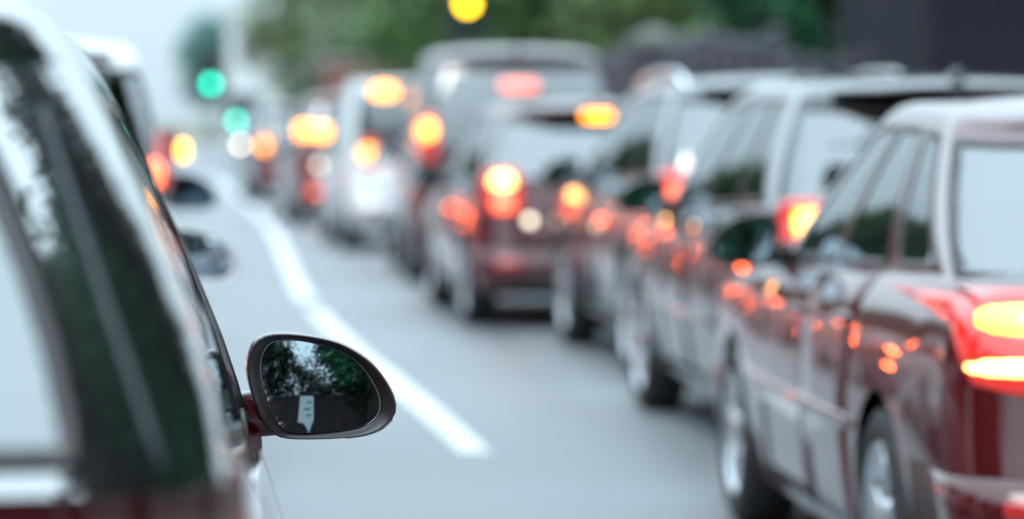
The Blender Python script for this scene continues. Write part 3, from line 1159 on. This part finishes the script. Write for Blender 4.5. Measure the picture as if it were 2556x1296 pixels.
def fence_run(p0, p1, h, label):
    a, b = Vector(p0), Vector(p1)
    Lf = (b - a).length
    ang = math.atan2(b.y - a.y, b.x - a.x)
    root = empty('iron_railing', (a.x, a.y, 0), ang)
    tag(root, label, 'railing', 'dark railings along the pavement')
    link('plinth_wall', box_mesh((Lf / 2, 0, .75), (Lf, .3, 1.5), .02), M_DARKST, root, False)
    for z in (1.62, h - .22):
        link('rail', box_mesh((Lf / 2, 0, z), (Lf, .05, .05), .008, 1), M_IRON, root, False)
    bm = bmesh.new()
    add_tube(bm, [(0, 0, 1.45), (0, 0, h - .12), (0, 0, h - .10), (0, 0, h)], [.022, .022, .045, .004], 8)
    pk = bm_mesh(bm)
    n = int(Lf / .15)
    for i in range(n):
        p = link('picket', pk, M_IRON, root); p.location = ((i + .5) * Lf / n, 0, 0)
    bm = bmesh.new(); add_tube(bm, [(0, 0, 1.4), (0, 0, h + .05)], [.11, .11], 4); add_tube(bm, [(0, 0, h + .05), (0, 0, h + .16)], [.15, .03], 4)
    pm_ = bm_mesh(bm)
    for i in range(int(Lf / .8) + 1):
        p = link('post', pm_, M_POST, root, False); p.location = (min(i * .8, Lf), .03, rnd.uniform(-.10, .06))
    return root


fence_run((gx(2270, 35.5), 35.5, 0), (gx(1960, 39), 39, 0), 2.08, 'dark iron railing on a low wall beside the grey lamp post')
fence_run((gx(1950, 39.2), 39.2, 0), (gx(1690, 44), 44, 0), 2.32, 'dark iron railing on a low wall beside the stone gate pillar')
fence_run((gx(1580, 45.5), 45.5, 0), (gx(1440, 52), 52, 0), 2.2, 'dark iron railing between stone pillar and people carrier')


def pillar(loc, w, h, label):
    p = empty('stone_pillar', loc)
    tag(p, label, 'pillar')
    link('shaft', box_mesh((0, 0, h / 2), (w, w, h), .02), M_DARKST, p, False)
    link('cap', box_mesh((0, 0, h + .09), (w + .16, w + .16, .18), .04), M_CAP, p, False)
    bm = bmesh.new(); add_tube(bm, [(0, 0, h + .175), (0, 0, h + .28)], [w * .5, w * .1], 4); link('cap_top', bm_mesh(bm), M_CAP, p, False)


pillar((gx(1636, 45), 45, 0), .5, 2.36, 'stone gate pillar with pale cap at the end of the railing')

# timber clad building at the right edge
B = empty('timber_building', (gx(2335, 33), 33.0, 0))
tag(B, 'dark timber clad building at the right edge behind the red saloon', 'building')
link('wall', box_mesh((3.0, 2.6, 2.6), (6.0, 5.0, 5.2)), M_TIMBER, B, False)
bd = box_mesh((0, 0, 2.6), (.235, .035, 5.15), .006, 1)
for i in range(25):
    p = link('board', bd, M_TIMBER, B, False); p.location = (.12 + i * .24, .083 + rnd.uniform(-.008, .004), rnd.uniform(-.02, .02))
link('roof', box_mesh((3.0, 2.6, 5.3), (6.6, 5.6, .2), .03), M_IRON, B, False)
link('door', box_mesh((4.2, .04, 1.15), (1.0, .08, 2.1), .02), M_IRON, B, False)
link('window', box_mesh((2.0, .05, 3.6), (1.3, .06, 1.1), .01), M_WINDOW, B, False)


def block(name, loc, size, floors, cols, mat, label, rz=0.0, wmat=None):
    b = empty(name, loc, rz)
    tag(b, label, 'building')
    w, d, h = size
    link('wall', box_mesh((0, 0, h / 2), (w, d, h)), mat, b, False)
    link('roof', box_mesh((0, 0, h + .15), (w + .5, d + .5, .3), .05), M_STONE, b, False)
    ww, wh = w / cols * .5, h / floors * .5
    wm = box_mesh((0, 0, 0), (ww, .12, wh)); fm = box_mesh((0, 0, -wh / 2 - .08), (ww + .3, .3, .12))
    for sd in (-1, 1):
        for f in range(floors):
            for c in range(cols):
                o = link('window', wm, wmat or M_WINDOW, b, False)
                o.location = (-w / 2 + (c + .5) * w / cols, sd * (d / 2 + .02), (f + .55) * h / floors)
                link('sill', fm, M_STONE, o, False)
    return b


block('pale_building', (gx(680, 190), 196, 0), (5.0, 10, 7.2), 2, 2, M_RENDERW, 'pale rendered building in the distance right of the green signals')
block('pale_building', (-30, 270, 0), (26, 14, 9.5), 3, 8, M_RENDERW, 'long pale building far away behind the white people carrier')
sg_ = empty('shop_sign', (gx(668, 185), 185, 0))
tag(sg_, 'pinkish red and white sign on the distant pale building', 'sign')
link('panel', box_mesh((0, 0, 5.6), (2.1, .15, 1.0), .03), principled('sign_pink', (.68, .36, .38), rough=.5), sg_, False)
bm = bmesh.new(); add_tube(bm, [(0, .12, -.1), (0, .12, 5.5)], [.06, .06], 8); link('post', bm_mesh(bm), M_STEEL, sg_)

# ------------------------------------------------------------------ street furniture


def lamp_post(loc, label):
    p = empty('street_lamp', loc)
    tag(p, label, 'street lamp')
    bm = bmesh.new(); add_tube(bm, [(0, 0, 0), (0, 0, 1.0), (0, 0, 1.02), (0, 0, 6.5), (-.3, 0, 7.0), (-1.4, 0, 7.2)], [.12, .12, .085, .06, .05, .045], 12)
    link('pole', bm_mesh(bm), M_STEEL, p)
    link('lantern', box_mesh((-1.6, 0, 7.18), (.6, .25, .12), .04), M_STEEL, p)
    link('base_door', box_mesh((0, -.118, .6), (.1, .02, .45), .005), M_STEEL, p, False)


lamp_post((gx(2287, 34.5), 34.5, .118), 'grey street lamp post between railing and timber building')

M_SIGBODY = principled('signal_black', (0.015, 0.016, 0.018), rough=0.5)
M_LOFF = [principled('signal_off_red', (.12, .01, .01), rough=.3), principled('signal_off_amber', (.14, .07, .01), rough=.3),
          principled('signal_off_green', (.01, .10, .07), rough=.3)]
M_LGREEN = lamp_mat('signal_green', (0.015, 0.92, 0.62), 7.5)
M_LAMBER = lamp_mat('signal_amber', (1.0, 0.62, 0.01), 9.0)


def signal(loc, z_lit, lit, r, label, arm=None):
    p = empty('traffic_signal', loc)
    tag(p, label, 'traffic light', 'traffic signals at the junction')
    sp_ = r * 2.5
    zt = z_lit + lit * sp_            # red on top
    zs = [zt, zt - sp_, zt - 2 * sp_]
    link('housing', box_mesh((0, 0, zt - sp_), (r * 2.7, r * 1.6, sp_ * 3.05), r * .25), M_SIGBODY, p)
    link('backing_board', box_mesh((0, r * .6, zt - sp_), (r * 4.4, .03, sp_ * 3.6), .01, 1), M_SIGBODY, p, False)
    bm = bmesh.new(); add_tube(bm, [(0, r * 1.2, 0), (0, r * 1.2, zt + sp_ * .4)], [.06, .055], 12)
    link('pole', bm_mesh(bm), M_STEEL, p)
    bm = bmesh.new()
    n = 12
    a, b = [], []
    for k in range(n + 1):
        t = R(-20) + R(220) * k / n
        a.append(bm.verts.new((r * 1.1 * math.cos(t), 0, r * 1.1 * math.sin(t)))); b.append(bm.verts.new((r * 1.1 * math.cos(t), -r * 1.5 * (0.55 + .45 * max(0, math.sin(t))), r * 1.1 * math.sin(t))))
    for k in range(n): bm.faces.new((a[k], a[k + 1], b[k + 1], b[k]))
    vis = bm_mesh(bm)
    bm = bmesh.new()
    bmesh.ops.create_circle(bm, cap_ends=True, segments=24, radius=r)
    bmesh.ops.transform(bm, matrix=Matrix.Rotation(R(90), 4, 'X'), verts=bm.verts)
    for i, z in enumerate(zs):
        v = link('visor', vis, M_SIGBODY, p); v.location = (0, -r * .8, z)
        b2 = bm.copy(); me = bm_mesh(b2)
        ln = link('lens', me, ((M_LAMBER if lit == 1 else M_LGREEN) if i == lit else M_LOFF[i]), p, False)
        ln.location = (0, -r * .82, z)
    bm.free()
    return p


signal((gx(528, 92), 92, 0), CAM_H + 90 * 92 / F_PX, 2, .12, 'taller signal post showing green left of the car queue')
signal((gx(590, 100), 100, 0), CAM_H - 2 * 100 / F_PX, 2, .11, 'lower signal post showing green, closest to the last queueing cars')
signal((gx(1165, 56), 56, 0), CAM_H + 290 * 56 / F_PX, 1, .14, 'signal showing amber in front of the trees')

# ------------------------------------------------------------------ things behind the photographer, seen in mirrors and paintwork
hw_ = empty('brown_wall', (1.5, -13.5, 0))
tag(hw_, 'dark brown wall behind the photographer, low in the wing mirror', 'wall')
link('wall', box_mesh((0, 0, .95), (16, .4, 1.9), .03), principled('brown_wall', (.045, .03, .028), rough=.9, noise=.3, nscale=2), hw_, False)
link('coping', box_mesh((0, 0, 1.94), (16.1, .5, .08), .02), M_DARKST, hw_, False)
tree((-.6, -16.0, 0), 6.2, 2.0, 2.4, 'dark bushy tree seen in the wing mirror of the red hatchback', GRN5, 21, ncl=200, per=40, size=.13)
tree((1.6, -18.5, 0), 5.2, 1.7, 2.0, 'thin tree in the middle of the wing mirror', GRN5, 23, ncl=100, per=30, size=.12)
tree((4.4, -17.0, 0), 5.0, 2.6, 2.0, 'sparse tree seen on the outer side of the wing mirror', GRN5, 22, ncl=120, per=30, size=.12)
for i, (x, y) in enumerate(((5.2, -18), (5.2, -13.4), (5.2, -9), (5.4, -4.4), (5.4, .2), (5.7, 4.6), (6.1, 9.0))):
    tree((x, y, .1), 15.0, 3.2, 6.8, 'dense roadside tree on the right pavement, showing only as green reflections in the red hatchback',
         (GRN5 if y < -16 else GRN6), 33 + i % 2, ncl=420, per=60, size=.22, group='kerbside trees reflected in car bodies')
for i in range(30):
    tree((lx(-27 + i * 7.2) - 14.0 + (i % 3) * .5, -27 + i * 7.2, .1), 8.6 + (i % 4) * .5, 3.0, 3.7, 'dense tree across the road, out of view, darkening the sides of the queueing cars',
         (GRN, GRN5, GRN2)[i % 3], 31 + i % 2, ncl=260, per=60, size=.2, group='trees on the far side of the road')
for i, (x, y) in enumerate(((-7.5, -17), (-4.0, -19), (8.5, -19))):
    tree((x, y, .1), 8.0, 2.7, 3.4, 'dense tree behind the photographer, out of view', GRN5, 31 + i % 2, ncl=260, per=60, size=.2, group='trees behind the photographer')
for i, (x, y) in enumerate(((-1.6, -14.2), (2.3, -14.4), (4.6, -14.1))):
    tree((x, y, 0), 2.75, 1.2, .95, 'low dark shrub behind the brown wall, seen in the wing mirror', GRN5, 41, ncl=90, per=40, size=.10, name='shrub', group='shrubs behind the brown wall')

# ------------------------------------------------------------------ the traffic
M_SIGNW = principled('white_board', (0.78, 0.80, 0.80), rough=0.6)
sb = empty('pointed_sign', (.75, -3.2, 0), R(-4))
tag(sb, 'white pointed sign board reflected in the middle of the wing mirror', 'sign')
bm = bmesh.new()
pr = [(-.17, 1.42), (.17, 1.42), (.17, .80), (.05, .50), (-.10, .72), (-.24, .74)]
a = [bm.verts.new((p[0], -.012, p[1])) for p in pr]; b = [bm.verts.new((p[0], .012, p[1])) for p in pr]
bm.faces.new(a); bm.faces.new(b)
for k in range(6): bm.faces.new((a[k], a[(k + 1) % 6], b[(k + 1) % 6], b[k]))
fix_normals(bm); link('board', bm_mesh(bm), M_SIGNW, sb, False)
for (x, z, w) in ((.06, 1.26, .12), (.0, 1.08, .16), (.05, .92, .12)):
    link('mark', box_mesh((x, .014, z), (w, .006, .05), .002, 1), principled('mark_blue', (.12, .25, .30), rough=.6), sb, False)
bm = bmesh.new(); add_tube(bm, [(0, -.04, -.0), (0, -.04, 1.36)], [.02, .02], 8); link('post', bm_mesh(bm), M_IRON, sb)
P_RED = paint('red', (0.13, 0.004, 0.008))
P_RED2 = paint('crimson', (0.070, 0.0008, 0.0025))
P_BLK = paint('black', (0.014, 0.014, 0.019))
P_GLOSS = principled('black_glass_panel', (0.012, 0.012, 0.014), rough=0.2, coat=1.0, coat_rough=0.01, coat_ior=3.0)
P_MAR = paint('maroon', (0.070, 0.006, 0.012))
P_MAR2 = paint('brown', (0.055, 0.012, 0.016))
P_WHT = paint('white', (0.68, 0.70, 0.72))
P_SIL = paint('silver', (0.40, 0.42, 0.45), 0.6)
P_GRY = paint('grey', (0.055, 0.058, 0.07), 0.3)

# foreground hatchback, left lane
HATCH = spec(L=4.22, W=1.84, prof=[(0, .935), (.10, .965), (.3, .988), (.52, 1.0), (.72, .987), (.86, .955), (.94, .93), (1.0, .90)], wb=2.58, ro=.82, zbr=.28,
             belt=[(0, 1.095), (.5, 1.085), (1.2, 1.01), (2.0, .945), (2.7, .905), (3.3, .86), (4.22, .72)], rnd_roof=((.025, .04), (.07, .075)),
             roof=[(.25, 1.485), (.9, 1.515), (1.7, 1.51), (2.5, 1.45)], taper=.02, rxr=(.15, .14), rw=1,
             g0=(.12, 3.20), g1=(.50, 2.30), wt=.65, wins=[(.12, .30), (.33, .60), (.635, .96)], chmsl_z=1.41, plate_z=.72)
L1, L1_bvh = build_car('red_hatchback', HATCH, (-.808, 2.72, 0), R(.8), P_RED, 'dark red hatchback in the left foreground with the sharp wing mirror',
          opts=dict(handle=P_RED, mirstalk=P_MAR, mirmat=P_MAR, roofmat=P_GLOSS, pillarmat=P_GLOSS, fin=False, spoiler=False), mirror=dict(y=2.66, dz=-.013, dx=-.027, tilt=(0.03, .075)),
          lamps=dict(lens=M_REDLENS_DIM, bulbs=[], chmsl_mat=M_REDLENS_DIM))
bm = bmesh.new()
_p = []
for k in range(13):
    x, z = lerp(.628, .752, k / 12), lerp(1.41, 1.075, k / 12)
    h = L1_bvh.ray_cast(Vector((x, -1, z)), Vector((0, 1, 0)))
    if h[0]: _p.append(h[0] + h[1] * .002)
add_tube(bm, _p, [.0035] * len(_p), 8)
link('hatch_seal', bm_mesh(bm), principled('seal_grey', (.05, .06, .075), rough=.6), L1)
# left lane ahead
SEDAN = spec(kind='sedan', shelf=.03, prof=[(0, .935), (.10, .965), (.3, .988), (.52, 1.0), (.70, .993), (.80, .980), (.88, .955), (.94, .925), (1.0, .875)], L=4.55, W=1.80, wb=2.66, ro=1.0, zbr=.25,
             belt=[(0, .98), (.9, .985), (1.6, .965), (2.9, .93), (3.6, .87), (4.55, .74)],
             roof=[(1.0, 1.39), (1.6, 1.46), (2.2, 1.475), (2.9, 1.40)],
             g0=(.52, 3.42), g1=(1.22, 2.55), wt=.60, wins=[(.06, .27), (.30, .60), (.635, .96)], doors=[(.28, .615), (.615, .97)],
             tail=dict(c=(.635, .85), h=(.195, .13), shear=.1, rnd=.5), chmsl_z=1.36, plate_z=.60)
build_car('white_saloon', SEDAN, (-1.10, 7.55, 0), R(.3), P_WHT, 'white saloon right in front of the red hatchback, only its mirror showing',
          opts=dict(mirmat=P_WHT, mirstalk=P_WHT, mirrim=P_WHT), mirror=dict(y=2.85, dz=-.03, dx=.035, tilt=(-.1, .0)))
MPV = spec(L=4.5, W=1.80, wb=2.7, ro=.85, r=.32,
           belt=[(0, 1.06), (.6, 1.06), (1.7, 1.02), (3.0, .97), (3.7, .90), (4.5, .80)],
           roof=[(.1, 1.66), (.8, 1.73), (1.8, 1.74), (2.9, 1.62)], g0=(.10, 3.62), g1=(.30, 2.72), wt=.68,
           wins=[(.06, .27), (.30, .58), (.62, .96)], tail=dict(c=(.80, 1.24), h=(.06, .12), rnd=.3), chmsl_z=1.62, plate_z=.75)
build_car('people_carrier', MPV, (-1.06, 12.9, 0), R(3), P_WHT, 'white people carrier in the left lane with dark mirrors and rear window',
          opts=dict(mirmat=M_BLACK, mirglass=principled('mirror_glass_dark', (0.10, 0.15, 0.19), rough=0.0, metal=1.0)), mirror=dict(y=2.9, dz=.01, dx=0, tilt=(-.2, -.05)), lamps=dict(lens=M_REDLENS_DIM, bulbs=[(.045, .045, .025, .04, M_BRAKE), (-.06, -.05, .03, .06, M_BRAKE_RED)], chmsl=False))
for i, (y, pm, lb) in enumerate(((18.6, P_BLK, 'black saloon hidden ahead of the white people carrier'), (24.6, P_GRY, 'grey saloon hidden in the left lane, third ahead'), (36.6, P_BLK, 'black saloon hidden in the left lane, fifth ahead'), (42.7, P_MAR, 'maroon saloon hidden in the left lane, sixth ahead'),
                                 (30.6, P_RED2, 'red saloon hidden in the left lane, fourth ahead'))):
    build_car('saloon', SEDAN, (lx(y) - 2.25, y, 0), R(1), pm, lb, lamps=dict(extra=[(sx * x_, z_, .03, .03, lamp_mat('brake_glint_lamp', (1.0, .13, .03), 90.0)) for sx in (-1, 1) for x_, z_ in ((.45, .78), (.70, .46))], bulbs=[(0, 0, .07, .05, lamp_mat('brake_glint_lamp', (1.0, .13, .03), 90.0))], chmsl_mat=lamp_mat('brake_glint_lamp', (1.0, .13, .03), 90.0)), group='saloons queueing in the left lane')  # unseen cars; overbright bulbs and invented extra lamps added for glints on paintwork

# right lane, nearest first
build_car('red_saloon', SEDAN, (2.60, 8.05, 0), R(.2), P_RED2, 'dark red saloon at the right edge with glowing tail light',
          opts=dict(side_strip=True, badge=True, handle=P_RED2, mirmat=M_BLACK),
          lamps=dict(bulbs=[(.01, .05, .155, .045, M_BRAKE), (.015, -.06, .165, .026, M_BRAKE_HOT)], chmsl=False))
SUV = spec(L=4.2, W=1.82, wb=2.6, ro=.80, r=.33, sill=.24,
           belt=[(0, 1.05), (.6, 1.05), (1.7, 1.0), (2.8, .96), (3.4, .90), (4.2, .80)],
           roof=[(.2, 1.50), (.8, 1.57), (1.7, 1.58), (2.6, 1.50)], g0=(.12, 3.15), g1=(.44, 2.36), wt=.64,
           wins=[(.10, .28), (.31, .59), (.63, .96)], tail=dict(c=(.70, .97), h=(.095, .12), rnd=.4), chmsl_z=1.47)
build_car('dark_hatchback', SUV, (2.90, 12.95, 0), R(1.5), P_BLK, 'black hatchback queueing directly ahead of the red saloon',
          opts=dict(side_strip=True), lamps=dict(bulbs=[(0, .02, .05, .07, M_BRAKE)], chmsl=False), tint=True)
SUV2 = spec(L=4.45, W=1.84, wb=2.66, ro=.84, r=.345, sill=.26,
            belt=[(0, 1.08), (.6, 1.08), (1.7, 1.04), (3.0, 1.0), (3.6, .95), (4.45, .86)],
            roof=[(.2, 1.57), (.8, 1.63), (1.7, 1.64), (2.8, 1.55)], g0=(.12, 3.38), g1=(.40, 2.55), wt=.66,
            wins=[(.08, .27), (.30, .585), (.625, .96)], tail=dict(c=(.725, 1.02), h=(.085, .12), rnd=.4), chmsl_z=1.54)
build_car('off_road_car', SUV2, (3.03, 17.65, 0), R(2), P_GRY, 'dark grey tall car with roof rails, third in the right lane',
          opts=dict(rails=True), lamps=dict(bulbs=[(0, 0, .05, .06, M_BRAKE_RED)], chmsl=False), tint=True)
HATCH2 = spec(L=4.1, W=1.78, wb=2.55, ro=.78,
              belt=[(0, .98), (.6, .98), (1.5, .95), (2.7, .90), (3.2, .86), (4.1, .74)],
              roof=[(.25, 1.47), (.9, 1.52), (1.7, 1.53), (2.5, 1.44)], g0=(.12, 3.05), g1=(.46, 2.25), wt=.62,
              tail=dict(c=(.67, .925), h=(.12, .15), rnd=.5), chmsl_z=1.425)
build_car('maroon_hatchback', HATCH2, (2.42, 22.45, 0), R(2), P_MAR, 'maroon hatchback with bright tail lamp beside the lane line, fourth in the right lane',
          lamps=dict(bulbs=[(0, .06, .07, .055, M_BRAKE_HOT), (0, -.085, .075, .05, M_BRAKE_RED)], chmsl_mat=M_BRAKE, chmsl_h=(.10, .03), extra=[(-.50, .73, .03, .03, M_REVLAMP)]))
MPV2 = spec(L=4.85, W=1.86, wb=2.85, ro=.9, r=.33, sill=.22,
            belt=[(0, 1.12), (.6, 1.12), (1.7, 1.07), (3.2, 1.02), (4.0, .95), (4.85, .84)],
            roof=[(.1, 1.93), (.8, 2.02), (2.0, 2.03), (3.1, 1.88)], g0=(.08, 3.95), g1=(.30, 2.95), wt=.70,
            wins=[(.06, .28), (.31, .60), (.64, .96)], tail=dict(c=(.77, 1.25), h=(.07, .20), rnd=.3), chmsl_z=1.69)
build_car('people_carrier', MPV2, (2.36, 28.6, 0), R(.3), P_MAR2, 'tall brown people carrier with red brake light across its rear window',
          opts=dict(rails=False), lamps=dict(bulbs=[(0, .06, .06, .09, M_BRAKE)], chmsl_h=(.16, .045), chmsl_mat=lamp_mat('brake_lamp_soft', (1.0, .22, .16), 1.6)), tint=True)
VAN = spec(L=4.4, W=1.82, wb=2.7, ro=.8, r=.32, sill=.24,
           belt=[(0, 1.10), (.6, 1.10), (1.7, 1.06), (3.0, 1.0), (3.6, .94), (4.4, .84)],
           roof=[(.05, 1.80), (.8, 1.86), (1.8, 1.87), (2.8, 1.76)], g0=(.08, 3.55), g1=(.18, 2.65), wt=.74,
           wins=[(.62, .96)], tail=dict(c=(.66, 1.04), h=(.08, .16), rnd=.3), chmsl_z=1.74)
build_car('small_van', VAN, (2.03, 36.0, 0), R(3), P_WHT, 'small white van with tail lamp glowing yellow, ahead of the brown people carrier',
          'van', lamps=dict(bulbs=[(0, 0, .08, .08, M_BRAKE)], chmsl=False, extra=[(-.50, 1.70, .13, .06, M_BRAKE)]), tint=True)
build_car('people_carrier', MPV, (1.66, 45.0, 0), R(3.5), paint('deep_red', (0.17, 0.004, 0.010)), 'dark red people carrier far up the queue beside the lane line',
          lamps=dict(bulbs=[(.0, .02, .10, .10, M_BRAKE), ], reflector=M_BRAKE_RED, extra=[(-.60, .80, .05, .05, M_REVLAMP), (-.57, 1.24, .09, .09, M_BRAKE)], chmsl=False))
build_car('maroon_car', SUV2, (1.17, 57.0, 0), R(4), paint('dark_maroon', (0.09, 0.006, 0.014)), 'maroon car at the head of the queue, smallest of the right lane',
          lamps=dict(bulbs=[(0, -.05, .10, .09, M_BRAKE)], chmsl=False, extra=[(.15, 1.2, .09, .09, M_BRAKE)]))
# a car coming the other way
build_car('oncoming_car', HATCH2, (.63, 108.0, 0), R(180), P_SIL, 'silver car facing the camera far away with pale headlights on',
          lamps=dict(head=M_HEADL))
# traffic waiting behind the photographer, seen only in mirrors and paintwork
build_car('waiting_car', SUV2, (-1.9, -10.5, 0), 0, P_MAR2, 'dark brown tall car behind the photographer in the left lane, seen in the wing mirror', lamps=dict(bulbs=[]))
